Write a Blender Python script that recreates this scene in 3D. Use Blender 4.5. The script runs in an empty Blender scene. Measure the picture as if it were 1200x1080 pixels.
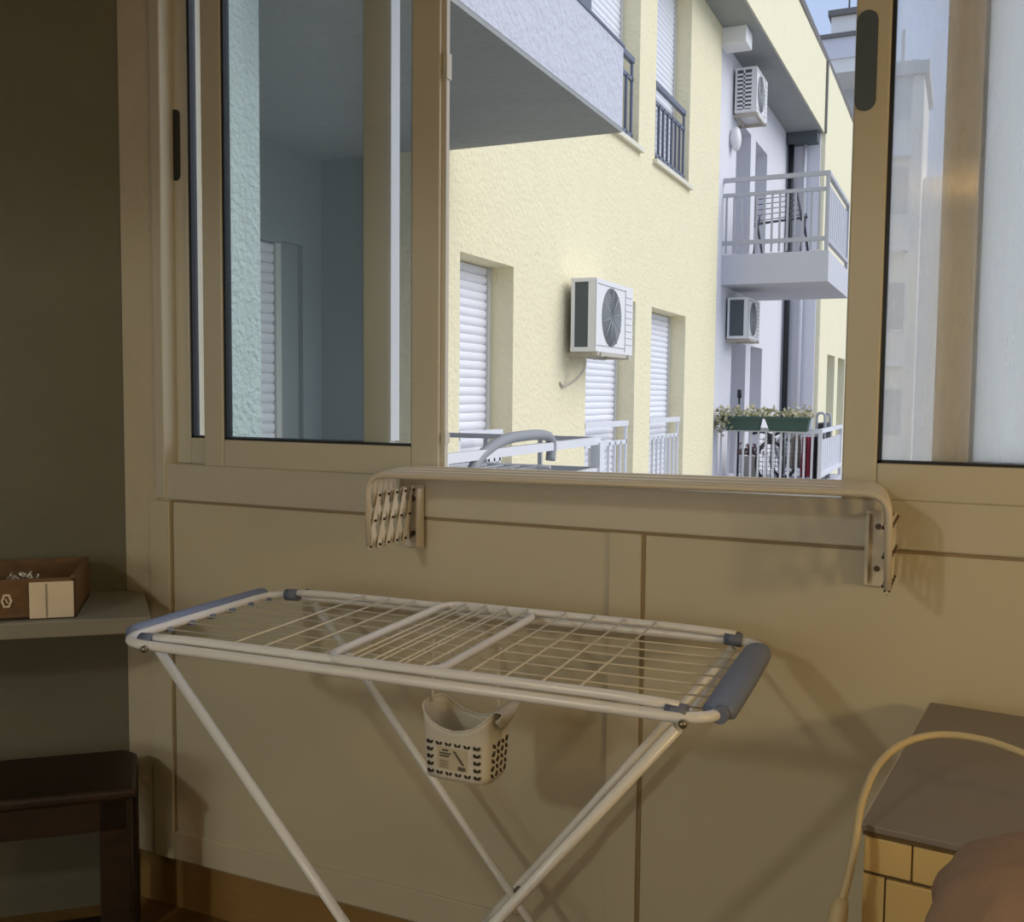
import bpy, bmesh, math, random
from mathutils import Vector, Matrix
random.seed(7)
S = bpy.context.scene
C = S.collection
PI = math.pi

# ------------------------------------------------------------------ materials
def lin(c):
    c = c / 255.0
    return c / 12.92 if c <= 0.04045 else ((c + 0.055) / 1.055) ** 2.4
def rgb(r, g, b):
    return (lin(r), lin(g), lin(b), 1.0)

def mat(name, col, rough=0.5, metal=0.0, bump=0.0, scale=30.0, var=0.0, detail=4.0, spec=0.5, wave=None, stretch=None):
    m = bpy.data.materials.new(name); m.use_nodes = True
    nt = m.node_tree; N = nt.nodes; L = nt.links
    b = N['Principled BSDF']
    b.inputs['Base Color'].default_value = col
    b.inputs['Roughness'].default_value = rough
    b.inputs['Metallic'].default_value = metal
    b.inputs['Specular IOR Level'].default_value = spec
    tc = N.new('ShaderNodeTexCoord')
    src = tc.outputs['Object']
    if stretch:
        mp = N.new('ShaderNodeMapping'); mp.inputs['Scale'].default_value = stretch
        L.new(src, mp.inputs['Vector']); src = mp.outputs['Vector']
    if var > 0 or bump > 0:
        nz = N.new('ShaderNodeTexNoise'); nz.inputs['Scale'].default_value = scale
        nz.inputs['Detail'].default_value = detail
        L.new(src, nz.inputs['Vector'])
    if var > 0:
        nz2 = N.new('ShaderNodeTexNoise'); nz2.inputs['Scale'].default_value = scale * 0.23
        nz2.inputs['Detail'].default_value = 5.0
        L.new(src, nz2.inputs['Vector'])
        mx = N.new('ShaderNodeMix'); mx.data_type = 'RGBA'
        d = tuple(max(0.0, c * (1 - var)) for c in col[:3]) + (1,)
        u = tuple(min(1.0, c * (1 + var)) for c in col[:3]) + (1,)
        mx.inputs[6].default_value = d; mx.inputs[7].default_value = u
        L.new(nz2.outputs['Fac'], mx.inputs[0])
        L.new(mx.outputs[2], b.inputs['Base Color'])
    if bump > 0:
        bp = N.new('ShaderNodeBump'); bp.inputs['Strength'].default_value = bump
        bp.inputs['Distance'].default_value = 0.02
        L.new(nz.outputs['Fac'], bp.inputs['Height'])
        L.new(bp.outputs['Normal'], b.inputs['Normal'])
    return m

def wood(name, c1, c2, scale=3.0, rough=0.5, stretch=(1, 8, 8)):
    m = bpy.data.materials.new(name); m.use_nodes = True
    nt = m.node_tree; N = nt.nodes; L = nt.links
    b = N['Principled BSDF']; b.inputs['Roughness'].default_value = rough
    tc = N.new('ShaderNodeTexCoord'); mp = N.new('ShaderNodeMapping')
    mp.inputs['Scale'].default_value = stretch
    nz = N.new('ShaderNodeTexNoise'); nz.inputs['Scale'].default_value = scale; nz.inputs['Detail'].default_value = 8
    rp = N.new('ShaderNodeValToRGB')
    rp.color_ramp.elements[0].position = 0.3; rp.color_ramp.elements[0].color = c1
    rp.color_ramp.elements[1].position = 0.7; rp.color_ramp.elements[1].color = c2
    L.new(tc.outputs['Object'], mp.inputs['Vector']); L.new(mp.outputs['Vector'], nz.inputs['Vector'])
    L.new(nz.outputs['Fac'], rp.inputs['Fac']); L.new(rp.outputs['Color'], b.inputs['Base Color'])
    return m

def glass(name, haze=0.0, haze_col=(0.8, 0.8, 0.8, 1), tint=(0.9, 0.92, 0.92, 1), streak=0.0):
    m = bpy.data.materials.new(name); m.use_nodes = True
    nt = m.node_tree; N = nt.nodes; L = nt.links
    for n in list(N): N.remove(n)
    out = N.new('ShaderNodeOutputMaterial')
    tr = N.new('ShaderNodeBsdfTransparent'); tr.inputs[0].default_value = tint
    gl = N.new('ShaderNodeBsdfGlossy'); gl.inputs['Roughness'].default_value = 0.0
    lw = N.new('ShaderNodeLayerWeight'); lw.inputs['Blend'].default_value = 0.5
    pw = N.new('ShaderNodeMath'); pw.operation = 'POWER'; pw.inputs[1].default_value = 5.0
    fr = N.new('ShaderNodeMath'); fr.operation = 'MULTIPLY_ADD'; fr.inputs[1].default_value = 0.95; fr.inputs[2].default_value = 0.045
    L.new(lw.outputs['Facing'], pw.inputs[0]); L.new(pw.outputs[0], fr.inputs[0])
    mx = N.new('ShaderNodeMixShader')
    L.new(fr.outputs[0], mx.inputs[0])
    body = tr.outputs[0]
    if haze > 0:
        tl = N.new('ShaderNodeBsdfTranslucent'); tl.inputs[0].default_value = haze_col
        hm = N.new('ShaderNodeMixShader'); hm.inputs[0].default_value = haze
        if streak > 0:
            tc = N.new('ShaderNodeTexCoord'); mp = N.new('ShaderNodeMapping')
            mp.inputs['Scale'].default_value = (9, 1, 1.3)
            nz = N.new('ShaderNodeTexNoise'); nz.inputs['Scale'].default_value = 2.5; nz.inputs['Detail'].default_value = 5
            mr = N.new('ShaderNodeMapRange')
            mr.inputs['From Min'].default_value = 0.3; mr.inputs['From Max'].default_value = 0.7
            mr.inputs['To Min'].default_value = max(0, haze - streak); mr.inputs['To Max'].default_value = min(1, haze + streak)
            L.new(tc.outputs['Object'], mp.inputs['Vector']); L.new(mp.outputs['Vector'], nz.inputs['Vector'])
            L.new(nz.outputs['Fac'], mr.inputs['Value']); L.new(mr.outputs['Result'], hm.inputs[0])
        L.new(tr.outputs[0], hm.inputs[1]); L.new(tl.outputs[0], hm.inputs[2])
        body = hm.outputs[0]
    L.new(body, mx.inputs[1]); L.new(gl.outputs[0], mx.inputs[2])
    L.new(mx.outputs[0], out.inputs['Surface'])
    return m

M = {}
M['alu']      = mat('cream_lacquered_aluminium', rgb(204, 199, 184), 0.38, 0, 0.02, 6, 0.05)
M['panel']    = mat('cream_panel', rgb(204, 197, 176), 0.5, 0, 0.03, 4, 0.06)
M['groove']   = mat('panel_groove_line', rgb(150, 134, 108), 0.7)
M['plaster']  = mat('old_cream_plaster', rgb(204, 194, 172), 0.8, 0, 0.25, 40, 0.08)
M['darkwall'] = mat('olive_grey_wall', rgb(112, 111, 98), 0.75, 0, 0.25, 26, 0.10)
M['plinth']   = mat('ochre_plinth', rgb(150, 118, 66), 0.7, 0, 0.15, 30, 0.12)
M['gasket']   = mat('black_rubber', rgb(26, 30, 36), 0.5)
M['latch']    = mat('dark_grey_plastic', rgb(38, 41, 40), 0.45)
M['latch2']   = mat('blue_grey_plastic', rgb(84, 98, 112), 0.4)
M['floor']    = wood('brown_floor', rgb(120, 92, 50), rgb(140, 108, 62), 3, 0.45)
M['ceil']     = mat('ceiling_paint', rgb(200, 196, 188), 0.9, 0, 0.05, 20)
M['back']     = mat('back_wall_paint', rgb(170, 164, 150), 0.85, 0, 0.05, 20)
M['orange']   = mat('cream_room_paint', rgb(226, 204, 168), 0.85, 0, 0.05, 20)
M['glassL']   = glass('window_glass_left', 0.04, (0.6, 0.64, 0.64, 1), (0.955, 0.975, 0.972, 1))
M['glassR']   = glass('window_glass_hazy', 0.28, (1.0, 0.99, 0.97, 1), (0.985, 0.985, 0.985, 1), 0.08)
M['glassF']   = glass('window_glass_clouded', 0.80, (0.94, 0.97, 0.97, 1), (0.985, 0.985, 0.985, 1), 0.10)
# rack
M['wtube']    = mat('white_enamel_tube', rgb(240, 242, 248), 0.28, 0, 0, 10, 0, spec=0.6)
M['wwire']    = mat('white_wire', rgb(226, 222, 212), 0.35)
M['blue']     = mat('blue_grey_plastic_grip', rgb(122, 136, 172), 0.45, 0, 0.03, 60)
M['cap']      = mat('grey_hinge_plastic', rgb(112, 122, 150), 0.45)
M['steel']    = mat('zinc_bolt', rgb(150, 146, 138), 0.3, 0.9)
M['bask']     = mat('white_basket_plastic', rgb(222, 218, 208), 0.45)
M['hole']     = mat('dark_leaf_holes', rgb(58, 50, 40), 0.8)
M['label']    = mat('paper_label', rgb(206, 196, 174), 0.7)
M['ink']      = mat('label_ink', rgb(80, 74, 66), 0.7)
M['dryer']    = mat('cream_enamel_bar', rgb(214, 206, 192), 0.32)
M['dryer2']   = mat('scissor_link_cream', rgb(222, 214, 198), 0.4)
M['rivet']    = mat('brown_rivet', rgb(92, 76, 62), 0.4, 0.5)
M['wood']     = wood('dark_stained_wood', rgb(30, 20, 13), rgb(52, 34, 23), 4, 0.5)
M['shelf']    = mat('grey_painted_shelf', rgb(146, 142, 130), 0.5, 0, 0.05, 20, 0.08)
M['boxwood']  = wood('brown_box_wood', rgb(96, 70, 44), rgb(122, 90, 58), 5, 0.5)
M['boxwhite'] = mat('worn_white_wood', rgb(226, 212, 190), 0.6, 0, 0.1, 30, 0.1)
M['boxin']    = mat('dark_box_inside', rgb(58, 50, 42), 0.8)
M['silver']   = mat('silver_metal', rgb(220, 216, 206), 0.25, 0.85)
M['cabtop']   = mat('grey_cabinet_top', rgb(134, 126, 122), 0.45, 0, 0.03, 15, 0.05)
M['cab']      = mat('cream_yellow_cabinet', rgb(222, 192, 128), 0.5, 0, 0.05, 10, 0.06)
M['cabline']  = mat('dark_cabinet_seam', rgb(100, 80, 46), 0.7)
M['cabedge']  = mat('pale_cabinet_edge', rgb(200, 190, 170), 0.5)
M['cord']     = mat('beige_cable', rgb(206, 188, 148), 0.45)
M['cush']     = mat('mauve_brown_cloth', rgb(164, 136, 116), 0.9, 0, 0.8, 9, 0.22)
# exterior
M['yellow']   = mat('yellow_stucco', rgb(241, 231, 194), 0.9, 0, 0.65, 26, 0.05, 6)
M['yellow2']  = mat('yellow_render', rgb(242, 234, 200), 0.9, 0, 0.2, 20, 0.04)
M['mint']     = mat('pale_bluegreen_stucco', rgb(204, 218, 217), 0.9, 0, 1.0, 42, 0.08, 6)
M['lilacst']  = mat('lilac_white_stucco', rgb(204, 205, 214), 0.9, 0, 0.8, 26, 0.06, 6)
M['soffit']   = mat('grey_soffit', rgb(158, 160, 157), 0.9, 0, 0.5, 18, 0.08, 5)
M['lilac']    = mat('lilac_white_wall', rgb(226, 224, 228), 0.9, 0, 0.1, 10, 0.03)
M['lilac2']   = mat('grey_lilac_wall', rgb(206, 205, 210), 0.9, 0, 0.1, 10, 0.03)
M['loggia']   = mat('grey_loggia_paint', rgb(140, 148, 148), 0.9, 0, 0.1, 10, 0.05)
M['door_grey']= mat('grey_door_recess', rgb(168, 168, 172), 0.7)
M['roof']     = mat('grey_roof_edge', rgb(120, 116, 112), 0.7)
M['shutter']  = mat('white_shutter', rgb(240, 240, 246), 0.5)
M['shutgap']  = mat('shutter_guide', rgb(206, 204, 196), 0.6)
M['sill']     = mat('pale_sill', rgb(228, 222, 200), 0.6)
M['railw']    = mat('white_rail_paint', rgb(228, 228, 232), 0.45, 0, 0.05, 12, 0.08)
M['raild']    = mat('slate_rail_paint', rgb(108, 112, 126), 0.45)
M['railg']    = mat('grey_rail_paint', rgb(186, 186, 190), 0.45)
M['acw']      = mat('ac_white', rgb(236, 234, 232), 0.45, 0, 0, 10, 0.02)
M['acd']      = mat('ac_coil_dark', rgb(88, 94, 96), 0.7)
M['acg']      = mat('ac_grille_dark', rgb(150, 152, 154), 0.6)
M['rust']     = mat('weathered_bracket', rgb(196, 188, 172), 0.6, 0, 0.1, 30, 0.2)
M['black']    = mat('black_pipe', rgb(32, 34, 38), 0.5)
M['green']    = mat('dark_green_planter', rgb(58, 84, 76), 0.55)
M['leaf']     = mat('dry_leaves', rgb(168, 164, 126), 0.8, 0, 0, 10, 0.25)
M['flower']   = mat('cream_blossom', rgb(222, 210, 178), 0.8)
M['greytube'] = mat('grey_foam_tube', rgb(150, 152, 156), 0.7)
M['dtube']    = mat('dark_airer_tube', rgb(92, 92, 100), 0.5)
M['red']      = mat('crimson_cloth', rgb(160, 56, 78), 0.9, 0, 0.3, 20, 0.15)
M['greycl']   = mat('taupe_cloth', rgb(172, 162, 152), 0.9, 0, 0.3, 20, 0.15)
M['darkcl']   = mat('charcoal_cloth', rgb(72, 72, 74), 0.9, 0, 0.3, 20, 0.15)
M['ground']   = mat('asphalt', rgb(140, 138, 134), 0.9, 0, 0.2, 5, 0.1)
M['tower']    = mat('pale_tower_render', rgb(244, 240, 232), 0.9, 0, 0.1, 3, 0.05)
M['tower2']   = mat('grey_tower_render', rgb(200, 200, 200), 0.9, 0, 0.1, 3, 0.05)
M['pot']      = mat('grey_crate_plastic', rgb(170, 168, 164), 0.6)
M['purple']   = mat('dark_purple_leaves', rgb(96, 72, 74), 0.8)

# ------------------------------------------------------------------ mesh builder
EYE = Vector((0, 0, 1.5)); K = 0.9
def EX(p):                       # outdoor survey (eye at origin) -> world
    return Vector((p[0] * K, p[1] * K, p[2] * K + 1.5))
def ID(p): return Vector(p)

class MB:
    def __init__(s, xf=ID): s.v = []; s.f = []; s.xf = xf; s.sm = []
    def add(s, vs, fs, smooth=False, raw=False):
        o = len(s.v); s.v += [Vector(v) if raw else s.xf(v) for v in vs]
        for f in fs: s.f.append([o + i for i in f]); s.sm.append(smooth)
        return s
    def box(s, x0, x1, y0, y1, z0, z1):
        vs = [(x0,y0,z0),(x1,y0,z0),(x1,y1,z0),(x0,y1,z0),(x0,y0,z1),(x1,y0,z1),(x1,y1,z1),(x0,y1,z1)]
        return s.add(vs, [(0,3,2,1),(4,5,6,7),(0,1,5,4),(1,2,6,5),(2,3,7,6),(3,0,4,7)])
    def prism(s, poly, z0, z1):
        n = len(poly)
        a = sum(poly[i][0]*poly[(i+1)%n][1]-poly[(i+1)%n][0]*poly[i][1] for i in range(n))
        if a < 0: poly = poly[::-1]
        vs = [(x,y,z0) for x,y in poly] + [(x,y,z1) for x,y in poly]
        fs = [tuple(range(n-1,-1,-1)), tuple(range(n,2*n))] + [(i,(i+1)%n,n+(i+1)%n,n+i) for i in range(n)]
        return s.add(vs, fs)
    def hexa(s, q0, q1):          # two quads, bottom then top
        vs = list(q0) + list(q1)
        return s.add(vs, [(0,3,2,1),(4,5,6,7),(0,1,5,4),(1,2,6,5),(2,3,7,6),(3,0,4,7)])
    def tube(s, pts, r, n=10, closed=False, caps=True, rk=None):
        P = [s.xf(p) for p in pts]; m = len(P); rings = []
        up = None
        for i in range(m):
            if closed: t = P[(i+1)%m] - P[i-1]
            else: t = P[min(i+1,m-1)] - P[max(i-1,0)]
            t.normalize()
            if up is None:
                a = Vector((0,0,1)) if abs(t.z) < 0.9 else Vector((1,0,0))
                up = (a - t*a.dot(t)).normalized()
            else:
                up = (up - t*up.dot(t)); up = up.normalized() if up.length > 1e-6 else Vector((1,0,0))
            w = t.cross(up); rr = r if rk is None else r*rk[i]
            rings.append([P[i] + up*(math.cos(2*PI*k/n)*rr) + w*(math.sin(2*PI*k/n)*rr) for k in range(n)])
        vs = [v for q in rings for v in q]; fs = []
        for i in range(m if closed else m-1):
            a = i*n; b = ((i+1)%m)*n
            for k in range(n): fs.append((a+k, a+(k+1)%n, b+(k+1)%n, b+k))
        s.add(vs, fs, True, True)
        if caps and not closed:
            o = len(s.v) - m*n
            s.f.append([o+k for k in range(n-1,-1,-1)]); s.sm.append(False)
            s.f.append([o+(m-1)*n+k for k in range(n)]); s.sm.append(False)
        return s
    def disc(s, c, ax, r, h, n=20):
        c = Vector(c); ax = Vector(ax).normalized()
        return s.tube([c, c+ax*h], r, n)
    def ball(s, c, r, nu=10, nv=6, sc=(1,1,1)):
        vs = [(c[0],c[1],c[2]-r*sc[2])]; fs = []
        for j in range(1,nv):
            th = PI*j/nv
            for i in range(nu):
                ph = 2*PI*i/nu
                vs.append((c[0]+r*sc[0]*math.sin(th)*math.cos(ph), c[1]+r*sc[1]*math.sin(th)*math.sin(ph), c[2]-r*sc[2]*math.cos(th)))
        vs.append((c[0],c[1],c[2]+r*sc[2])); e = len(vs)-1
        for i in range(nu):
            fs.append((0,1+(i+1)%nu,1+i)); fs.append((e,1+(nv-2)*nu+i,1+(nv-2)*nu+(i+1)%nu))
        for j in range(nv-2):
            for i in range(nu):
                a=1+j*nu; b=a+nu
                fs.append((a+i,a+(i+1)%nu,b+(i+1)%nu,b+i))
        return s.add(vs, fs, True)
    def grid(s, fn, nu, nv, smooth=True):
        vs = [fn(i/nu, j/nv) for j in range(nv+1) for i in range(nu+1)]
        fs = [(j*(nu+1)+i, j*(nu+1)+i+1, (j+1)*(nu+1)+i+1, (j+1)*(nu+1)+i) for j in range(nv) for i in range(nu)]
        return s.add(vs, fs, smooth)
    def build(s, name, m, parent=None, bevel=0.0, solid=0.0, origin=None, seg=2):
        base = Vector((0,0,0)); p = parent
        while p is not None: base += p.location; p = p.parent
        loc = Vector((0,0,0))
        if parent is None and origin is not False:
            lo = Vector([min(v[i] for v in s.v) for i in range(3)]); hi = Vector([max(v[i] for v in s.v) for i in range(3)])
            loc = Vector(((lo.x+hi.x)/2, (lo.y+hi.y)/2, lo.z)); base = loc
        me = bpy.data.meshes.new(name)
        me.from_pydata([v - base for v in s.v], [], s.f); me.update()
        for i, pl in enumerate(me.polygons): pl.use_smooth = s.sm[i]
        bm = bmesh.new(); bm.from_mesh(me); bmesh.ops.recalc_face_normals(bm, faces=bm.faces); bm.to_mesh(me); bm.free()
        o = bpy.data.objects.new(name, me); C.objects.link(o)
        o.location = loc
        if parent is not None: o.parent = parent
        me.materials.append(M[m] if isinstance(m, str) else m)
        if solid:
            md = o.modifiers.new('solid','SOLIDIFY'); md.thickness = solid; md.offset = 0
        if bevel:
            md = o.modifiers.new('bevel','BEVEL'); md.width = bevel; md.segments = seg; md.limit_method = 'ANGLE'
            md.angle_limit = math.radians(50)
        return o

def tag(o, label=None, cat=None, group=None, kind=None):
    if label: o['label'] = label
    if cat: o['category'] = cat
    if group: o['group'] = group
    if kind: o['kind'] = kind
    return o
def thing(name, loc, label=None, cat=None, group=None, kind=None):
    o = bpy.data.objects.new(name, None); C.objects.link(o); o.location = loc; o.empty_display_size = 0.1
    return tag(o, label, cat, group, kind)
def bez(a, b, c, n=6):
    a, b, c = Vector(a), Vector(b), Vector(c)
    return [a*(1-t)**2 + b*2*t*(1-t) + c*t*t for t in [i/n for i in range(n+1)]]
def rounded(pts, r, n=6, closed=False):
    P = [Vector(p) for p in pts]; m = len(P); out = []
    for i in range(m):
        if not closed and i in (0, m-1): out.append(P[i]); continue
        a = P[i-1]; b = P[i]; c = P[(i+1) % m]
        ra = min(r, (a-b).length*0.49); rc = min(r, (c-b).length*0.49)
        out += bez(b+(a-b).normalized()*ra, b, b+(c-b).normalized()*rc, n)
    return out
def smooth_path(pts, n=8):
    P = [Vector(p) for p in pts]; P = [P[0]*2-P[1]] + P + [P[-1]*2-P[-2]]; out = []
    for i in range(1, len(P)-2):
        for k in range(n):
            t = k/n; a,b,c,d = P[i-1],P[i],P[i+1],P[i+2]
            out.append(0.5*((2*b)+(c-a)*t+(2*a-5*b+4*c-d)*t*t+(3*b-a-3*c+d)*t**3))
    out.append(P[-2]); return out

# ------------------------------------------------------------------ camera
cam = bpy.data.cameras.new('camera'); co = bpy.data.objects.new('camera', cam); C.objects.link(co)
right = Vector((0.910504, 0.413388, 0.009598)); down = Vector((0.037076, -0.058498, -0.997599)); fwd = Vector((-0.411834, 0.908674, -0.068590))
co.matrix_world = Matrix(((right.x, -down.x, -fwd.x, 0), (right.y, -down.y, -fwd.y, 0), (right.z, -down.z, -fwd.z, 1.5), (0,0,0,1)))
cam.sensor_width = 36; cam.sensor_fit = 'HORIZONTAL'; cam.lens = 36 * 1165 / 1200
cam.clip_start = 0.02; cam.clip_end = 500
S.camera = co

# ------------------------------------------------------------------ the room (enclosed balcony)
D = 2.12
CX, CY = -2.17, D                        # corner of the slanted left wall with the window wall
U = Vector((-0.754, -0.656, 0)).normalized(); NL = Vector((0.656, -0.754, 0)).normalized()
def LW(u, n, z): return (CX + U.x*u + NL.x*n, CY + U.y*u + NL.y*n, z)
CEIL = 2.95
YB = -0.45                               # doorway wall behind the camera

b = MB()
b.box(-5.2, 2.6, -5.0, 2.30, -0.12, 0.0)
tag(b.build('floor', 'floor', origin=False), kind='structure')
b = MB(); b.box(-5.2, 2.6, -5.0, 2.45, CEIL, CEIL+0.15)
tag(b.build('ceiling', 'ceil', origin=False), kind='structure')
# slanted left wall
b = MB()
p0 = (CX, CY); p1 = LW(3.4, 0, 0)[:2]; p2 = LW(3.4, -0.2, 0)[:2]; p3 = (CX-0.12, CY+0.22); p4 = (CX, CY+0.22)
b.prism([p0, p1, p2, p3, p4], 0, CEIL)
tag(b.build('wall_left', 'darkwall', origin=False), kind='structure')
# right wall, back walls with a wide doorway
b = MB(); b.box(2.4, 2.6, -5.0, 2.30, 0, CEIL)
tag(b.build('wall_right', 'plaster', origin=False), kind='structure')
b = MB(); b.box(-5.2, -2.9, YB-0.12, YB, 0, CEIL); b.box(0.02, 2.4, YB-0.12, YB, 0, CEIL); b.box(-2.9, -0.36, YB-0.12, YB, 2.31, CEIL); b.box(-0.36, 0.02, YB-0.12, YB, 2.545, CEIL)  # unseen left lintel lowered to block lamp light from the upper window frame
tag(b.build('wall_doorway', 'back', origin=False), kind='structure')
b = MB(); b.box(-5.2, 2.4, -5.0, -4.8, 0, CEIL)
tag(b.build('wall_back', 'orange', origin=False), kind='structure')
b = MB(); b.box(-5.3, -5.1, -4.8, YB, 0, CEIL)
tag(b.build('wall_inner', 'orange', origin=False), kind='structure')

# window wall: plaster strip, parapet panels, plinth
wf = thing('wall_front', (-0.7, D, 0), kind='structure')
b = MB(); b.box(CX, -2.05, D-0.004, D+0.22, 0.166, CEIL)
b.build('plaster_strip', 'plaster', wf)
b = MB(); b.box(-2.05, 2.4, D, D+0.14, 0.164, 1.195)
b.build('parapet_panel', 'panel', wf)
b = MB(); b.box(CX, 2.4, D+0.03, D+0.22, 0.0, 0.164)
b.build('plinth', 'plinth', wf)
b = MB()                                    # raised stiles and rails of the panelling
t = 0.010
b.box(-2.075, -2.003, D-t, D+0.01, 0.164, 1.189)
b.box(-0.716, -0.640, D-t*0.9, D+0.01, 0.164, 1.189)
b.box(0.64, 0.72, D-t, D+0.01, 0.164, 1.189)
b.box(-2.003, 2.4, D-t*0.7, D+0.01, 0.164, 0.245)
b.build('panel_stile', 'panel', wf, 0.003)
b = MB()
b.box(-2.003, -1.996, D-0.003, D+0.01, 0.235, 1.189)
b.box(-0.640, -0.632, D-0.003, D+0.01, 0.164, 1.189)
b.box(-2.003, 2.4, D-0.002, D+0.01, 1.187, 1.1935)
b.box(-2.05, 2.4, D-0.002, D+0.01, 0.158, 0.165)
b.build('panel_joint', 'groove', wf)

# ------------------------------------------------------------------ the sliding window
w1 = thing('window_1', (-0.7, D, 1.195), kind='structure')
b = MB()
b.box(-2.05, -2.014, D-0.012, D+0.14, 1.195, CEIL)            # left jamb
b.box(-2.05, 1.0, D-0.006, D+0.14, 1.194, 1.293)              # sill profile
b.box(-2.05, 1.0, D-0.006, D+0.14, 2.80, CEIL)                # head
b.box(0.70, 1.0, D-0.006, D+0.14, 1.195, CEIL)                # right jamb
b.build('frame', 'alu', w1, 0.004)
b = MB(); b.box(1.0, 2.4, D-0.004, D+0.14, 1.195, CEIL)
tag(b.build('wall_side', 'plaster', origin=False), kind='structure')
b = MB(); b.box(-2.014, -1.995, D+0.05, D+0.06, 1.293, 2.80)
b.build('track', 'gasket', w1)

def sash(x0, x1, y, gm, hx, hm, hz0, hz1, hw):
    zb, zt, bz = 1.2925, 2.795, 1.366
    sl = 0.067
    b = MB()
    b.box(x0, x0+sl, y, y+0.032, zb, zt); b.box(x1-0.078, x1, y, y+0.032, zb, zt)
    b.box(x0+sl, x1-0.078, y, y+0.032, zb, bz); b.box(x0+sl, x1-0.078, y, y+0.032, zt-0.07, zt)
    s = b.build('sash', 'alu', w1, 0.004)
    b = MB()                                          # glazing gasket
    g = 0.008
    b.box(x0+sl, x0+sl+g, y+0.004, y+0.028, bz, zt-0.07); b.box(x1-0.078-g*0.3, x1-0.078, y+0.006, y+0.026, bz, zt-0.07)
    b.box(x0+sl, x1-0.078, y+0.004, y+0.028, bz-0.001, bz+0.006)
    b.build('gasket', 'gasket', s)
    b = MB(); b.box(x0+sl, x1-0.078, y+0.0155, y+0.0195, bz, zt-0.07)
    b.build('glass_pane', gm, s)
    b = MB()
    pts = []
    n = 8; r = hw/2
    for k in range(n+1): a = PI*k/n; pts.append((hx+r*math.cos(a), hz1-r+r*math.sin(a)))
    for k in range(n+1): a = PI+PI*k/n; pts.append((hx+r*math.cos(a), hz0+r+r*math.sin(a)))
    vs = [(x, y-0.003, z) for x, z in pts] + [(x, y+0.004, z) for x, z in pts]
    m = len(pts)
    b.add(vs, [tuple(range(m)), tuple(range(2*m-1, m-1, -1))] + [(i, m+i, m+(i+1)%m, (i+1)%m) for i in range(m)])
    h = b.build('handle', hm, s); tag(h, 'dark oval recessed sash handle')
    return s
sA = sash(-1.880, -1.155, D-0.004, 'glassL', -1.5, 'latch', 2.9, 2.91, 0.008)
bpy.data.objects.remove([c for c in sA.children if c.name.startswith('handle')][0])
sB = sash(-2.034, -1.321, D+0.040, 'glassL', -2.006, 'latch', 2.075, 2.268, 0.030)
sash(-0.222, 0.500, D-0.004, 'glassR', -0.200, 'latch2', 2.062, 2.256, 0.040)
sD = sash(-0.055, 0.690, D+0.040, 'glassF', 0.4, 'latch2', 2.9, 2.91, 0.008)
bpy.data.objects.remove([c for c in sD.children if c.name.startswith('handle')][0])
b = MB(); b.box(-1.3208, -1.3165, D+0.041, D+0.082, 1.375, 2.79); b.build('lit_edge_strip', 'shutter', sB)  # white strip added to imitate the daylit edge of the outer stile
b = MB(); b.box(-1.155, -1.143, D+0.006, D+0.022, 1.30, 2.79); b.box(-1.150, -1.140, D+0.002, D+0.026, 2.24, 2.30); b.box(-1.150, -1.140, D+0.002, D+0.026, 1.375, 1.40)
b.build('interlock', 'alu', sA)

# ------------------------------------------------------------------ folding clothes rack
ZR = 1.0
RO = Vector((-0.93, 1.73, 0)); ax = Vector((1.175, 0.040, 0)).normalized(); ay = Vector((-ax.y, ax.x, 0))
def RK(a, w, z): q = RO + ax*a + ay*w; return Vector((q.x, q.y, z))
rack = thing('folding_clothes_rack', (RO.x, RO.y, 0), 'white wire folding clothes rack with blue grey grips, standing on crossed legs below the window', 'drying rack')
HL, HW, TR = 0.595, 0.262, 0.0095
b = MB()
b.tube(rounded([RK(-HL,-HW,ZR), RK(HL,-HW,ZR), RK(HL,HW,ZR), RK(-HL,HW,ZR)], 0.075, 8, True), TR, 12, True)
b.build('base_frame', 'wtube', rack)
# grips: left shell open towards the middle so the tube shows, right one rounder
def grip(sgn, w0, w1, a_in, a_out, z0, z1, n=16):
    prof = []
    for k in range(n+1):
        a = PI*k/n
        prof.append((math.cos(a), math.sin(a)))
    b = MB()
    cx = (a_in+a_out)/2; rx = abs(a_out-a_in)/2; zc = z0; rz = z1-z0
    loop = [(cx+rx*c, zc+rz*s_) for c, s_ in prof] + [(cx-rx, zc-0.010), (cx+rx, zc-0.010)]
    m = len(loop); ws = [w0, w0+0.012, (w0+w1)/2, w1-0.012, w1]; sc = [0.86, 1, 1.06, 1, 0.86]
    vs = []
    for w, k in zip(ws, sc):
        for (a, z) in loop: vs.append(RK(cx+(a-cx)*k, w, zc+(z-zc)*k))
    fs = []
    for j in range(len(ws)-1):
        for i in range(m): fs.append((j*m+i, j*m+(i+1)%m, (j+1)*m+(i+1)%m, (j+1)*m+i))
    fs.append(tuple(range(m-1,-1,-1))); fs.append(tuple((len(ws)-1)*m+i for i in range(m)))
    b.add(vs, fs, True)
    return b
gl_ = grip(-1, -0.205, 0.240, -HL-0.032, -HL-0.002, ZR, ZR+0.018)
for k in range(7):
    w = -0.195 + k*0.068
    gl_.hexa([RK(-HL-0.014,w,ZR-0.011), RK(-HL+0.016,w,ZR-0.011), RK(-HL+0.016,w+0.012,ZR-0.011), RK(-HL-0.014,w+0.012,ZR-0.011)],
             [RK(-HL-0.014,w,ZR+0.004), RK(-HL+0.016,w,ZR-0.002), RK(-HL+0.016,w+0.012,ZR-0.002), RK(-HL-0.014,w+0.012,ZR+0.004)])
tag(gl_.build('grip', 'blue', rack), 'blue grey slotted grip at the left end')
gr_ = grip(1, -0.215, 0.205, HL-0.034, HL+0.018, ZR, ZR+0.017)
tag(gr_.build('grip', 'blue', rack), 'blue grey rounded grip at the right end')
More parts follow.
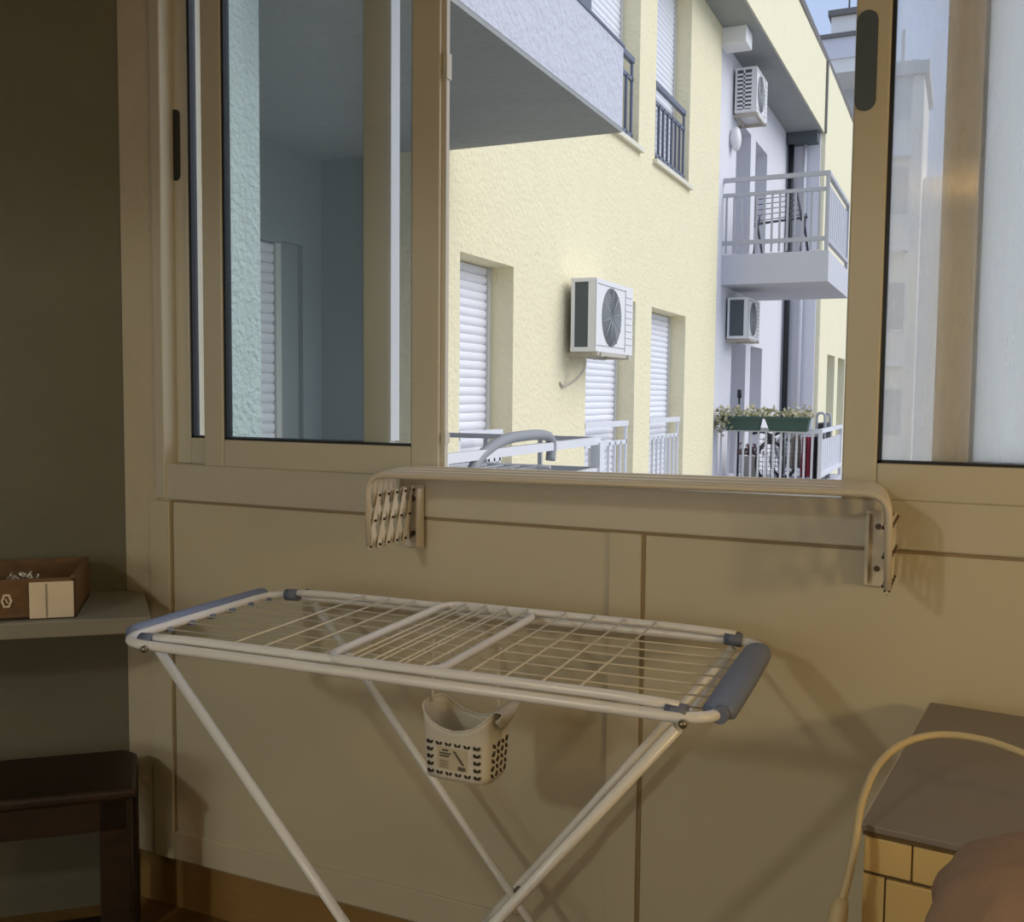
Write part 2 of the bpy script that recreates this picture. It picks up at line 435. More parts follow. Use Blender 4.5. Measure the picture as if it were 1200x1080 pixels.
b = MB(); b.tube([RK(HL-0.002, -0.232, ZR), RK(HL, -0.214, ZR)], 0.0135, 12); b.build('collar', 'cap', rack)
# long wires along the rack
for k in range(7):
    w = -0.19 + k*0.0635
    MB().tube([RK(-HL+0.004, w, ZR-0.004), RK(HL-0.004, w, ZR-0.004)], 0.0018, 6).build('long_wire', 'wwire', rack)
# two wings folded over the middle
def wing(a_h, a_end, z, wires, lab, hw):
    sg = 1 if a_end > a_h else -1
    b = MB()
    b.tube(rounded([RK(a_h,-hw,z-0.004), RK(a_h+sg*0.1,-hw,z), RK(a_end,-hw,z), RK(a_end,hw,z), RK(a_h+sg*0.1,hw,z), RK(a_h,hw,z-0.004)], 0.045, 7), 0.0085, 12)
    wg = b.build('wing', 'wtube', rack); tag(wg, lab)
    for a in wires:
        MB().tube([RK(a,-hw,z+0.006), RK(a,hw,z+0.006)], 0.0021, 6).build('cross_wire', 'wwire', wg)
    for w in (-hw, hw):
        c = MB(); c.tube([RK(a_h-sg*0.012, w, ZR+0.004), RK(a_h+sg*0.022, w, ZR+0.006)], 0.0145, 12)
        c.build('hinge_cap', 'cap', wg)
    return wg
wing(-0.535, 0.105, ZR+0.0145, [-0.325+0.0665*k for k in range(4)] + [-0.058+0.048*k for k in range(3)], 'white wing folded in from the left end', 0.243)
wing(0.535, -0.115, ZR+0.0185, [0.370-0.0665*k for k in range(4)] + [0.082-0.050*k for k in range(4)], 'white wing folded in from the right end', 0.252)
# four crossed legs
def leg(p, q):
    return MB().tube([p, q], 0.0095, 12).build('leg', 'wtube', rack)
legs = [leg((-1.418,1.463,0.989), (-0.470,1.452,0.012)), leg((-0.385,1.480,0.985), (-1.165,1.470,0.012)),
        leg((-1.412,1.968,0.985), (-0.545,1.950,0.012)), leg((-0.405,1.985,0.990), (-1.170,1.962,0.012))]
for lg, (x, y) in zip(legs, ((-0.470,1.452), (-1.165,1.470), (-0.545,1.950), (-1.170,1.962))):
    MB().tube([(x,y,0.0),(x,y,0.03)], 0.014, 10).build('foot_cap', 'cap', lg)
for p in (RK(0.545,-0.274,ZR-0.006), RK(-0.512,-0.274,ZR-0.004), RK(0.540,0.254,ZR+0.014), RK(-0.495,0.254,ZR+0.014)):
    MB().ball(p, 0.0075, 10, 6).build('bolt', 'steel', rack)
MB().tube([(-0.853,1.440,0.408),(-0.853,1.485,0.408)], 0.006, 8).build('pivot_bolt', 'steel', rack)
MB().tube([(-0.863,1.945,0.400),(-0.863,1.985,0.400)], 0.006, 8).build('pivot_bolt', 'steel', rack)
b = MB(); b.tube([(-0.40,1.475,0.96),(-0.41,1.98,0.965)], 0.006, 8); b.build('leg_crossbar', 'wtube', rack)

# ------------------------------------------------------------------ peg basket hung under the rack
BX0, BX1, BY0, BY1, BZ = -0.962, -0.807, 1.685, 1.800, 0.738
bk = thing('peg_basket', ((BX0+BX1)/2, (BY0+BY1)/2, BZ), 'small white plastic peg basket with leaf cut-outs, hanging under the clothes rack', 'basket')
def basket_wall(u, v):
    # u round the rim, v up; superellipse footprint that flares upward
    a = 2*PI*u; e = 0.42
    c, s_ = math.cos(a), math.sin(a)
    fx = math.copysign(abs(c)**e, c); fy = math.copysign(abs(s_)**e, s_)
    k = 0.90 + 0.12*v
    top = 0.112 + 0.032*(abs(fx)**3)*(1 if fy < 0.2 else 0.9) - 0.012*(1-abs(fx))
    return ((BX0+BX1)/2 + fx*k*(BX1-BX0)/2, (BY0+BY1)/2 + fy*k*(BY1-BY0)/2, BZ + v*top)
b = MB(); b.grid(basket_wall, 96, 10)
b.build('shell', 'bask', bk, solid=0.0022)
b = MB(); pts = [basket_wall(i/48, 0.015) for i in range(48)]
b.add(pts, [tuple(range(48))]); b.build('bottom', 'bask', bk, solid=0.002)
b = MB(); b.tube([Vector(basket_wall(i/96, 1.0)) for i in range(96)], 0.0024, 6, True)
b.build('rim', 'bask', bk)
def hookpart(x, y, z0):
    b = MB(); b.tube(smooth_path([(x,y,z0),(x,y,0.93),(x,y,0.985),(x+0.0,y+0.006,0.9995),(x,y+0.013,0.990)],5), 0.003, 8); return b.build('hook', 'bask', bk)
hookpart(BX0+0.004, 1.735, 0.875); hookpart(BX1-0.004, 1.735, 0.875)
b = MB()                                             # curled end flap of the rim
b.grid(lambda u, v: (BX1+0.002 + 0.020*math.sin(PI*v*0.9), BY0+0.012+ (BY1-BY0-0.03)*u, 0.884 - 0.042*v*(1-0.6*(2*u-1)**2) + 0.008*math.sin(PI*v)), 12, 8)
b.build('flap', 'bask', bk, solid=0.002)
# leaf holes: small dark leaf shapes lying in the front and right face
def leaf(b, c, ex, ez, ang, l, w, nrm):
    ca, sa = math.cos(ang), math.sin(ang); vs = []
    for k in range(8):
        t = 2*PI*k/8; p, q = l*math.cos(t), w*math.sin(t)*(1-0.25*math.cos(t))
        vs.append(Vector(c) + Vector(ex)*(p*ca-q*sa) + Vector(ez)*(p*sa+q*ca))
    n = len(vs); nv = Vector(nrm)*0.0022
    b.add([v+nv for v in vs] + [v-nv for v in vs], [tuple(range(n)), tuple(range(2*n-1,n-1,-1))] + [(i,(i+1)%n,n+(i+1)%n,n+i) for i in range(n)])
b = MB()
def fy_at(z): return (BY0+BY1)/2 - (0.90+0.12*min(1,(z-BZ)/0.115))*(BY1-BY0)/2 - 0.0006
fx0 = BX0+0.018
for cx in range(6):
    for cz in range(5):
        if 1 <= cx <= 4 and 1 <= cz <= 3: continue
        if cx in (2,3) and cz in (1,2,3): continue
        x = fx0 + 0.008 + cx*0.0205; z = BZ + 0.014 + cz*0.0150
        for dx, dz, an in ((-0.004, 0.0, 2.2), (0.004, 0.0, 0.9)):
            leaf(b, (x+dx, fy_at(z), z+dz), (1,0,0), (0,0,1), an, 0.0042, 0.0026, (0,1,0))
tag(b.build('leaf_holes', 'hole', bk), kind='stuff'); b = MB()
for cy in range(4):
    for cz in range(5):
        y = BY0 + 0.028 + cy*0.019; z = BZ + 0.014 + cz*0.0150
        x = (BX0+BX1)/2 + (0.90+0.12*(z-BZ)/0.115)*(BX1-BX0)/2 + 0.0004
        leaf(b, (x, y, z), (0,1,0), (0,0,1), 0.9 if (cy+cz)%2 else 2.2, 0.006, 0.0028, (1,0,0))
tag(b.build('leaf_holes', 'hole', bk), kind='stuff')
b = MB()
zA, zB = BZ+0.022, BZ+0.067; xA, xB = BX0+0.042, BX0+0.108
b.hexa([(xA,fy_at(zA)-0.002,zA),(xB,fy_at(zA)-0.002,zA),(xB,fy_at(zA),zA),(xA,fy_at(zA),zA)],
       [(xA,fy_at(zB)-0.002,zB),(xB,fy_at(zB)-0.002,zB),(xB,fy_at(zB),zB),(xA,fy_at(zB),zB)])
lb = b.build('label', 'label', bk)
b = MB()
def stroke(x0, x1, z, h):
    b.box(x0, x1, fy_at(z)-0.0030, fy_at(z)-0.0015, z, z+h)
rr = random.Random(3)
for zz, xs, xe in ((BZ+0.060,0.012,0.026), (BZ+0.0535,0.006,0.030), (BZ+0.048,0.006,0.027)):
    x = xA+xs
    while x < xA+xe:
        w = rr.uniform(0.0012, 0.003); stroke(x, x+w, zz, 0.0032); x += w+0.0008
x = xA+0.046
while x < xA+0.062: stroke(x, x+0.0012, BZ+0.0245, 0.008); x += 0.0022
for q in range(5): stroke(xA+0.006, xA+0.026-0.003*(q%2), BZ+0.026+0.0034*q, 0.0007)
for k in range(2):                                          # two slim diagonal bars drawn on the label
    xa, za, xb, zb_ = xA+0.036+0.004*k, BZ+0.062, xA+0.056+0.003*k, BZ+0.036
    b.tube([(xa, fy_at(za)-0.002, za), (xb, fy_at(zb_)-0.002, zb_)], 0.0011, 6)
b.build('print', 'ink', lb)

# ------------------------------------------------------------------ extendable wall dryer
wd = thing('wall_drying_rack', (-0.67, D-0.11, 1.13), 'cream extendable wall drying rack, folded shut and mounted along the window sill', 'drying rack')
ZT = 1.312
LX, RX = -1.222, -0.116
for k in range(6):
    y = 1.905 + k*0.036; dn = 1.150 if k == 0 else 1.235
    xl = LX - 0.008*k*1.0; xr = RX - 0.003*k
    pts = rounded([(xl+0.004, y, dn), (xl, y, ZT+0.002*(k%2)), (xr, y, ZT+0.012+0.002*(k%2)), (xr+0.002, y, dn if k else 1.150)], 0.045, 7)
    MB().tube(pts, 0.0068, 10).build('bar', 'dryer', wd)
def lattice(x):
    yk = [1.910 + i*0.0385 for i in range(6)]
    for i in range(5):
        for j, (ya, za, yb, zb_) in enumerate(((yk[i], 1.262, yk[i+1], 1.148), (yk[i+1], 1.262, yk[i], 1.148))):
            xx = x + (0.0032 if j else -0.0032)
            d = Vector((0, yb-ya, zb_-za)).normalized(); s_ = Vector((0, -d.z, d.y))*0.0075
            a = Vector((xx, ya, za)); c = Vector((xx, yb, zb_)); hx = Vector((0.0014,0,0))
            a -= d*0.008; c += d*0.008
            b = MB(); b.hexa([a-s_-hx, a+s_-hx, c+s_-hx, c-s_-hx], [a-s_+hx, a+s_+hx, c+s_+hx, c-s_+hx])
            ln = b.build('scissor_link', 'dryer2', wd, 0.0008)
            m = (a+c)/2
            for (yy, zz) in ((m.y, m.z), (ya, za), (yb, zb_)):
                MB().tube([(xx-0.006, yy, zz), (xx+0.006, yy, zz)], 0.0032, 8).build('rivet', 'rivet', ln)
lattice(-1.222); lattice(-0.118)
for x0, x1 in ((-1.243, -1.190), (-0.172, -0.122)):
    b = MB(); b.box(x0, x1, D-0.0165, D-0.0105, 1.118, 1.272)
    br = b.build('bracket', 'dryer', wd, 0.005)
    b = MB()
    xi = x1-0.006 if x0 < -1 else x0+0.006
    b.box(xi-0.003, xi+0.003, D-0.036, D-0.0105, 1.125, 1.265); b.build('bracket_flange', 'dryer', br)
    xm = (x0+x1)/2
    for z in (1.155, 1.240): MB().tube([(xm, D-0.021, z), (xm, D-0.015, z)], 0.006, 10).build('screw', 'rivet', br)

# ------------------------------------------------------------------ corner shelf, tray, dark side table on the left
ZS = 0.925
b = MB()
fr_ = LW(-0.085, 0.38, 0); fl_ = LW(1.6, 0.34, 0); wl_ = LW(1.6, 0.004, 0)
b.prism([(CX+0.004, CY-0.010), (-2.095, CY-0.012), fr_[:2], fl_[:2], wl_[:2]], ZS-0.042, ZS)
tag(b.build('corner_shelf', 'shelf', bevel=0.004), 'grey painted wooden shelf fixed in the left corner beside the window, carrying the tray', 'shelf')
tray = thing('wooden_tray', LW(0.42, 0.20, ZS), 'open wooden tray with brown front and worn white plate, on the corner shelf', 'tray')
T0, T1, TN0, TN1, TH = 0.02, 0.62, 0.06, 0.345, 0.108
TS = Vector(LW(0.0, 0, 0))
def tb(u0, u1, n0, n1, z0, z1):
    b = MB(); q = [(u0,n0),(u1,n0),(u1,n1),(u0,n1)]
    return b.hexa([LW(u,n,z0) for u,n in q], [LW(u,n,z1) for u,n in q])
to = 0.075
tb(T0+to, T1+to, TN0, TN1, ZS, ZS+0.008).build('tray_bottom', 'boxin', tray)
tb(T0+to, T1+to, TN1-0.012, TN1, ZS, ZS+TH-0.006).build('front_panel', 'boxwood', tray, 0.002)
tb(T0+to, T1+to, TN0, TN0+0.012, ZS, ZS+TH).build('rear_panel', 'boxwood', tray, 0.002)
tb(T0+to, T0+to+0.012, TN0, TN1, ZS, ZS+TH).build('side_panel', 'boxwood', tray, 0.002)
tb(T1+to-0.012, T1+to, TN0, TN1, ZS, ZS+TH).build('side_panel', 'boxwood', tray, 0.002)
w_ = tb(T0+to+0.004, T0+to+0.106, TN1, TN1+0.006, ZS+0.003, ZS+TH-0.014).build('end_plate', 'boxwhite', tray, 0.002); tag(w_, 'worn white plate on the tray front')
tb(T0+to+0.064, T0+to+0.068, TN1+0.006, TN1+0.0075, ZS+0.006, ZS+TH-0.018).build('plate_joint', 'shelf', w_)
b = MB()
ring = [LW(T0+to+0.157+0.0095*math.cos(a)*(1+0.10*math.cos(6*a)), TN1+0.003, ZS+0.050+0.015*math.sin(a)*(1+0.10*math.cos(6*a))) for a in [2*PI*k/36 for k in range(36)]]
b.tube(ring, 0.0028, 6, True)
b.tube([LW(T0+to+0.157+0.002, TN1+0.003, ZS+0.056), LW(T0+to+0.157-0.002, TN1+0.003, ZS+0.044)], 0.0022, 6)
tag(b.build('emblem', 'boxwhite', tray), 'pale oval emblem on the brown front')
rr = random.Random(11)
for k, (u, n, zz) in enumerate(((0.205,0.19,0.075),(0.222,0.20,0.082),(0.238,0.19,0.088),(0.252,0.21,0.080),(0.190,0.24,0.070),(0.176,0.25,0.066),(0.300,0.27,0.072),(0.318,0.26,0.070),(0.262,0.27,0.068),(0.275,0.19,0.084))):
    b = MB(); c0 = Vector(LW(u, n, ZS+zz)); pts = []
    for q in range(6):
        pts.append(c0 + Vector((rr.uniform(-1,1)*0.014, rr.uniform(-1,1)*0.012, rr.uniform(-1,1)*0.011)))
    b.tube(smooth_path(pts, 3), 0.0034, 6)
    low = min(v.z for v in b.v)
    b.tube([c0, Vector((c0.x, c0.y, ZS+0.0085))], 0.006, 6)
    o = b.build('metal_trinket', 'silver')
    tag(o, 'small twisted silver metal piece in the heap inside the wooden tray', 'metal piece', 'silver pieces in the tray')
# dark table
ZTB = 0.50
tbl = thing('dark_wood_table', LW(0.5, 0.27, 0), 'low dark stained wooden table with thick rounded top, in the left corner under the shelf', 'table')
b = MB()
A = [LW(0.0, 0.12, 0)[:2], LW(-0.030, 0.16, 0)[:2], LW(-0.045, 0.42, 0)[:2], LW(1.3, 0.42, 0)[:2], LW(1.3, 0.12, 0)[:2]]
b.prism(A, ZTB-0.032, ZTB); b.build('tabletop', 'wood', tbl, 0.012, seg=3)
tb(-0.020, 1.28, 0.385, 0.405, ZTB-0.11, ZTB-0.032).build('apron', 'wood', tbl)
tb(-0.010, 1.28, 0.14, 0.16, ZTB-0.11, ZTB-0.032).build('apron', 'wood', tbl)
for u in (-0.030, 1.20):
    for n in (0.335, 0.135):
        tb(u, u+0.075, n, n+0.07, 0.0, ZTB-0.032).build('leg', 'wood', tbl, 0.004)
tb(0.03, 1.22, 0.36, 0.39, 0.10, 0.15).build('stretcher', 'wood', tbl)

# ------------------------------------------------------------------ cabinet bottom right, cord, cushion
cab = thing('cream_cabinet', (0.32, 1.72, 0), 'small cream yellow cabinet with panelled door and grey top, below the window at right', 'cabinet')
ca = Vector((0.994, -0.110, 0)).normalized(); cb = Vector((0.110, 0.994, 0)).normalized(); CO = Vector((-0.104, 1.430, 0))
def CB(a, d, z): q = CO + ca*a + cb*d; return Vector((q.x, q.y, z))
def cbx(a0, a1, d0, d1, z0, z1):
    b = MB(); q = [(a0,d0),(a1,d0),(a1,d1),(a0,d1)]
    return b.hexa([CB(a,d,z0) for a,d in q], [CB(a,d,z1) for a,d in q])
CZ = 0.908; CW, CD = 0.50, 0.635
cbx(-0.002, CW-0.004, 0.012, CD, 0.0, CZ-0.014).build('body', 'cab', cab, 0.002)
cbx(-0.004, CW+0.004, -0.004, CD+0.004, CZ-0.010, CZ).build('top', 'cabtop', cab, 0.0015)
b = cbx(-0.006, -0.003, 0.0, CD, CZ-0.009, CZ-0.001); b.build('edge_strip', 'cabedge', cab)
cbx(-0.002, CW+0.002, -0.002, CD, CZ-0.016, CZ-0.010).build('top_seam', 'cabline', cab)
dr_ = cbx(0.0, 0.062, 0.0, 0.014, CZ-0.068, CZ-0.018).build('drawer', 'cab', cab, 0.002)
dr2 = cbx(0.064, CW-0.006, 0.0, 0.014, CZ-0.068, CZ-0.018).build('drawer', 'cab', cab, 0.002)
cbx(0.061, 0.065, 0.004, 0.016, CZ-0.068, CZ-0.018).build('seam', 'cabline', cab)
cbx(0.0, CW-0.006, 0.004, 0.016, CZ-0.0725, CZ-0.068).build('seam', 'cabline', cab)
cbx(0.0, 0.028, 0.001, 0.014, 0.06, CZ-0.0725).build('side_stile', 'cab', cab)
cbx(0.028, 0.0305, 0.004, 0.014, 0.06, CZ-0.0725).build('seam', 'cabline', cab)
door = cbx(0.0305, CW-0.01, 0.0, 0.014, 0.06, CZ-0.0735).build('door', 'cab', cab, 0.002)
cbx(0.088, CW-0.08, -0.0005, 0.004, 0.15, CZ-0.120).build('panel_groove', 'cabline', door)
cbx(0.091, CW-0.084, -0.005, 0.004, 0.154, CZ-0.123).build('raised_panel', 'cab', door, 0.003)

cord = thing('electric_cable', (-0.12, 1.36, 0.75), 'beige electric cable looping over the grey cabinet top, its plug hanging at left', 'cable')
pts = smooth_path([(-0.125,1.362,0.825),(-0.119,1.368,0.850),(-0.112,1.38,0.896),(-0.108,1.42,0.941),(-0.093,1.50,0.969),(-0.062,1.56,0.986),(-0.016,1.60,0.993),(0.042,1.60,0.995),(0.097,1.58,0.989),(0.16,1.56,0.974),(0.26,1.55,0.940),(0.33,1.55,0.9145),(0.40,1.56,0.9145)], 8)
MB().tube(pts, 0.0055, 10).build('wire', 'cord', cord)
b = MB(); b.tube([(-0.1245,1.362,0.828),(-0.127,1.360,0.815),(-0.131,1.357,0.785),(-0.133,1.355,0.765)], 0.0115, 10, rk=[0.7,1,1.15,1.1]); b.build('plug', 'cord', cord)
b = MB(); b.tube([(-0.138,1.355,0.766),(-0.139,1.354,0.746)], 0.0022, 6); b.build('pin', 'steel', cord)
b = MB(); b.tube([(-0.128,1.355,0.766),(-0.129,1.354,0.746)], 0.0022, 6)
b.build('pin', 'steel', cord)

st = thing('wooden_stool', (0.20, 1.16, 0), 'dark wooden high stool in the lower right corner under the mauve cushion', 'stool')
b = MB(); b.tube([(0.20,1.16,0.715),(0.20,1.16,0.745)], 0.17, 28); b.build('seat', 'wood', st)
for sx in (-1,1):
    for sy in (-1,1): MB().tube([(0.20+sx*0.09,1.16+sy*0.09,0.715),(0.20+sx*0.14,1.16+sy*0.14,0.0)], 0.016, 8).build('leg', 'wood', st)
b = MB()
def cush(u, v):
    th = PI*v; ph = 2*PI*u
    c, s_ = math.cos(ph), math.sin(ph); sv = math.sin(th)
    fx = math.copysign(abs(c)**0.75, c); fy = math.copysign(abs(s_)**0.85, s_)
    r = 1 + 0.03*math.sin(5*ph+3*v) + 0.02*math.sin(9*v+2*ph) + 0.018*math.sin(13*ph-9*v) + 0.014*abs(math.sin(8*ph+14*v)) + 0.010*math.sin(31*v+6*ph)
    zz = -math.cos(th); zz = math.copysign(abs(zz)**0.62, zz)
    z = 0.888 + 0.142*zz
    return (0.205 + 0.205*fx*sv**0.62*r - 0.34*(z-0.888), 1.16 + 0.14*fy*sv**0.7*r, z + 0.03*fx*sv*(1 if zz > 0 else 0))
b.grid(cush, 64, 40)
tag(b.build('cushion', 'cush'), 'mauve brown soft crumpled cushion at the lower right, in front of the cream cabinet', 'cushion')

# ------------------------------------------------------------------ outdoors: the yellow apartment building
XF = -3.21
yb = thing('apartment_building', EX((XF, 10, -6)), 'pale yellow stucco apartment building with white shutters seen through the open window', 'building')
def wallgrid(m, name, ys, y0, y1, zs, parent, xo, xi, xf=EX):
    """slab between planes xo and xi with openings; ys = [(ya,yb,[(za,zb),...])]"""
    b = MB(xf); cur = y0; z0, z1 = zs
    for ya, yb_, hs in ys:
        if ya > cur: b.box(xi, xo, cur, ya, z0, z1)
        zc = z0
        for za, zb_ in hs:
            b.box(xi, xo, ya, yb_, zc, za); zc = zb_
        b.box(xi, xo, ya, yb_, zc, z1); cur = yb_
    b.box(xi, xo, cur, y1, z0, z1)
    return b.build(name, m, parent)
LO = (-1.28, 0.97); HI = (2.58, 4.86)
wallgrid('yellow', 'facade_wall', [(6.18,7.08,[LO]), (8.72,10.22,[LO,HI]), (10.82,12.30,[LO,HI])], 5.95, 13.95, (-6, 9), yb, XF, XF-0.55)
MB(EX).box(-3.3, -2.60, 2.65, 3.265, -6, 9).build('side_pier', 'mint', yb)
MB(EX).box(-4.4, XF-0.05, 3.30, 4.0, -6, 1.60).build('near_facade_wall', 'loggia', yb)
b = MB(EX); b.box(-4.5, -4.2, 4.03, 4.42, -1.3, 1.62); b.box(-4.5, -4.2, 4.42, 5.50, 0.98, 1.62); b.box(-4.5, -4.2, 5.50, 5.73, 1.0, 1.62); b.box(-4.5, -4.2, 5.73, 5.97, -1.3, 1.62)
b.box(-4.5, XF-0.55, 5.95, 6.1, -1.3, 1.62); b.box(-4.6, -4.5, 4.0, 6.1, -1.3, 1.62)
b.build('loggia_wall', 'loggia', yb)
MB(EX).box(-4.3, -4.24, 5.50, 5.74, -1.3, 1.0).build('loggia_door', 'loggia', yb)

def shutter_window(y0, y1, z0, z1, rail, x=XF, dep=0.20, zsh=None, railmat='railw', rz=1.0, slats=None):
    sh = MB(EX)
    n = int((z1-z0)/0.066); h = (z1-z0)/n
    for k in range(n):                                        # curved slats
        za = z0+k*h
        pr = [(0.0,0.0),(0.012,0.25),(0.015,0.5),(0.012,0.8),(0.0,0.96)]
        vs = []
        for yy in (y0+0.04, y1-0.05):
            for (dx, t_) in pr: vs.append((x-dep-0.02+dx, yy, za+t_*h))
            vs.append((x-dep-0.035, yy, za+0.96*h)); vs.append((x-dep-0.035, yy, za))
        m = 7
        sh.add(vs, [tuple(range(m)), tuple(range(2*m-1,m-1,-1))] + [(i,(i+1)%m,m+(i+1)%m,m+i) for i in range(m)])
    w = MB(EX)
    w.box(x-dep-0.05, x-dep+0.012, y0, y0+0.045, z0, z1); w.box(x-dep-0.05, x-dep+0.012, y1-0.055, y1, z0, z1)
    w.box(x-dep-0.05, x-dep-0.036, y0, y1, z0, z1)
    wo = w.build('window', 'shutgap', yb)
    sh.build('shutter', 'shutter', wo)
    if rail:
        r = MB(EX); yA, yB_, xr = y0+0.03, y1-0.20, x-0.02
        zt = z0+rz
        r.box(xr-0.03, xr+0.02, y0+0.02, y1-0.17, zt-0.055, zt); r.box(xr-0.02, xr+0.01, y0+0.02, y1-0.17, zt-0.24, zt-0.20)
        r.box(xr-0.02, xr+0.01, y0+0.02, y1-0.17, z0+0.05, z0+0.09)
        nb = 7
        for k in range(nb+1):
            yy = yA+(yB_-yA)*k/nb
            r.box(xr-0.015, xr+0.01, yy-0.014, yy+0.014, z0+0.02, zt-0.21 if 0 < k < nb else zt)
        r.build('railing', railmat, wo)
    return wo
shutter_window(6.18, 7.08, LO[0], LO[1], True)
shutter_window(8.72, 10.22, LO[0], LO[1], True)
shutter_window(10.82, 12.30, LO[0], LO[1], True)
for ya, yb_ in ((8.72,10.22),(10.82,12.30)):
    wo = shutter_window(ya, yb_, HI[0], HI[1], True, railmat='raild', rz=0.86)
    MB(EX).box(XF-0.5, XF+0.05, ya-0.06, yb_+0.06, HI[0]-0.05, HI[0]).build('window_sill', 'sill', wo)
shutter_window(4.42, 5.50, -1.28, 0.98, False, x=-4.10, dep=0.12)

# upper balcony slab with its stuccoed edge
b = MB(EX); b.box(-4.4, -2.0, 3.30, 6.02, 1.62, 1.68)
bs = b.build('balcony_slab', 'soffit', yb)
b = MB(EX); b.box(-2.16, -1.998, 3.30, 6.02, 1.645, 2.135); b.box(-3.21, -2.0, 5.88, 6.025, 1.645, 2.135)
b.build('slab_edge', 'lilacst', bs)
b = MB(EX); b.box(-2.13, -2.04, 3.3, 5.55, 2.20, 2.30); b.box(-2.12, -2.05, 3.3, 5.6, 3.05, 3.12); b.box(-2.04, -1.99, 3.3, 6.03, 2.134, 2.15)
for k in range(12): b.box(-2.10, -2.07, 3.32+k*0.19, 3.35+k*0.19, 2.25, 3.1)
for y in (3.4, 4.6, 5.50): b.box(-2.13, -2.05, y, y+0.05, 2.13, 3.1)
b.build('railing', 'raild', bs)

# lower balcony at our level
b = MB(EX); b.box(-4.2, -1.98, 2.65, 5.74, -1.5, -1.30)
ls = b.build('balcony_slab', 'lilac2', yb)
b = MB(EX)
b.box(-2.02, -1.98, 2.65, 5.66, -0.305, -0.262)                # top rail, street side
b.box(-2.015, -1.985, 2.65, 5.66, -0.475, -0.445)
b.box(-2.02, -1.98, 2.65, 5.72, -1.26, -1.21)
for y in (2.7, 3.62, 5.62): b.box(-2.03, -1.97, y, y+0.08, -1.3, -0.29)
k = 0
while k < 27:
    b.box(-2.012, -1.988, 2.72+k*0.107, 2.745+k*0.107, -1.25, -0.47); k += 1
b.build('railing', 'railw', ls)
b = MB(EX)
b.box(-3.21, -2.03, 5.67, 5.70, -0.292, -0.262); b.box(-3.21, -2.03, 5.67, 5.70, -0.475, -0.445)
for k in range(9): b.box(-3.15+k*0.125, -3.125+k*0.125, 5.68, 5.70, -1.25, -0.47 if k % 3 else -0.27)
b.build('return_railing', 'railg', ls)

# far loggia, beam, next facade
b = MB(EX)
bw = [(15.45,16.55,[(-1.3,0.82),(2.03,4.2)]), (16.95,18.0,[(-1.3,0.82),(2.03,4.2)])]
wallgrid('lilac', 'loggia_back_wall', bw, 13.9, 20.3, (-6, 5.1), yb, -3.30, -3.75)
b = MB(EX)
for ya, yb_, _ in bw:
    for z0 in (-1.3, 2.03): b.box(-3.78, -3.70, ya-0.02, yb_+0.02, z0-0.02, z0+2.2)
b.build('loggia_door', 'door_grey', yb)
b = MB(EX); b.box(-3.75, -2.70, 20.2, 20.5, -6, 5.1); b.build('loggia_end_wall', 'lilac', yb)
b = MB(EX); b.box(-3.28, -2.72, 19.9, 20.2, 4.82, 5.04); b.build('loggia_lintel', 'acd', yb)
b = MB(EX); b.tube([(-3.22,20.05,-1.4),(-3.22,20.05,4.9)], 0.05, 10); b.build('downpipe', 'black', yb)
b = MB(EX); b.tube([(-2.97,20.12,-1.4),(-2.97,20.12,4.85)], 0.03, 8); b.build('conduit', 'railw', yb)
b = MB(EX)
b.hexa([(-3.4,10.5,5.05),(-2.76,10.5,5.05),(-2.64,20.25,5.05),(-3.4,20.25,5.05)], [(-3.4,10.5,6.40),(-2.76,10.5,6.40),(-2.64,20.25,6.40),(-3.4,20.25,6.40)])
b.build('roof_beam', 'yellow2', yb)
b = MB(EX); b.hexa([(-3.7,10.0,5.03),(-2.78,10.0,5.03),(-2.66,20.2,5.03),(-3.7,20.2,5.03)], [(-3.7,10.0,5.06),(-2.78,10.0,5.06),(-2.66,20.2,5.06),(-3.7,20.2,5.06)])
b.build('loggia_soffit', 'soffit', yb)
b = MB(EX); b.hexa([(-3.4,10.5,6.40),(-2.70,10.5,6.40),(-2.56,32.0,6.40),(-3.4,32,6.40)], [(-3.4,10.5,6.50),(-2.68,10.5,6.50),(-2.54,32.0,6.50),(-3.4,32,6.50)])
b.build('roof_edge', 'roof', yb)
NW = [(21.6,22.9,[(-1.0,0.86)]), (23.5,24.9,[(-1.0,0.86)]), (26,27.2,[(-1.0,0.86),(2.6,4.6)])]
wallgrid('yellow2', 'far_facade_wall', NW, 20.3, 32, (-6, 6.4), yb, -2.62, -3.1)
b = MB(EX)
for ya, yb_, hs in NW:
    for za, zb_ in hs: b.box(-3.0, -2.95, ya, yb_, za, zb_)
b.build('far_window', 'door_grey', yb)
b = MB(EX); b.box(-2.635, -2.60, 20.24, 20.33, 5.05, 6.4); b.build('expansion_joint', 'roof', yb)

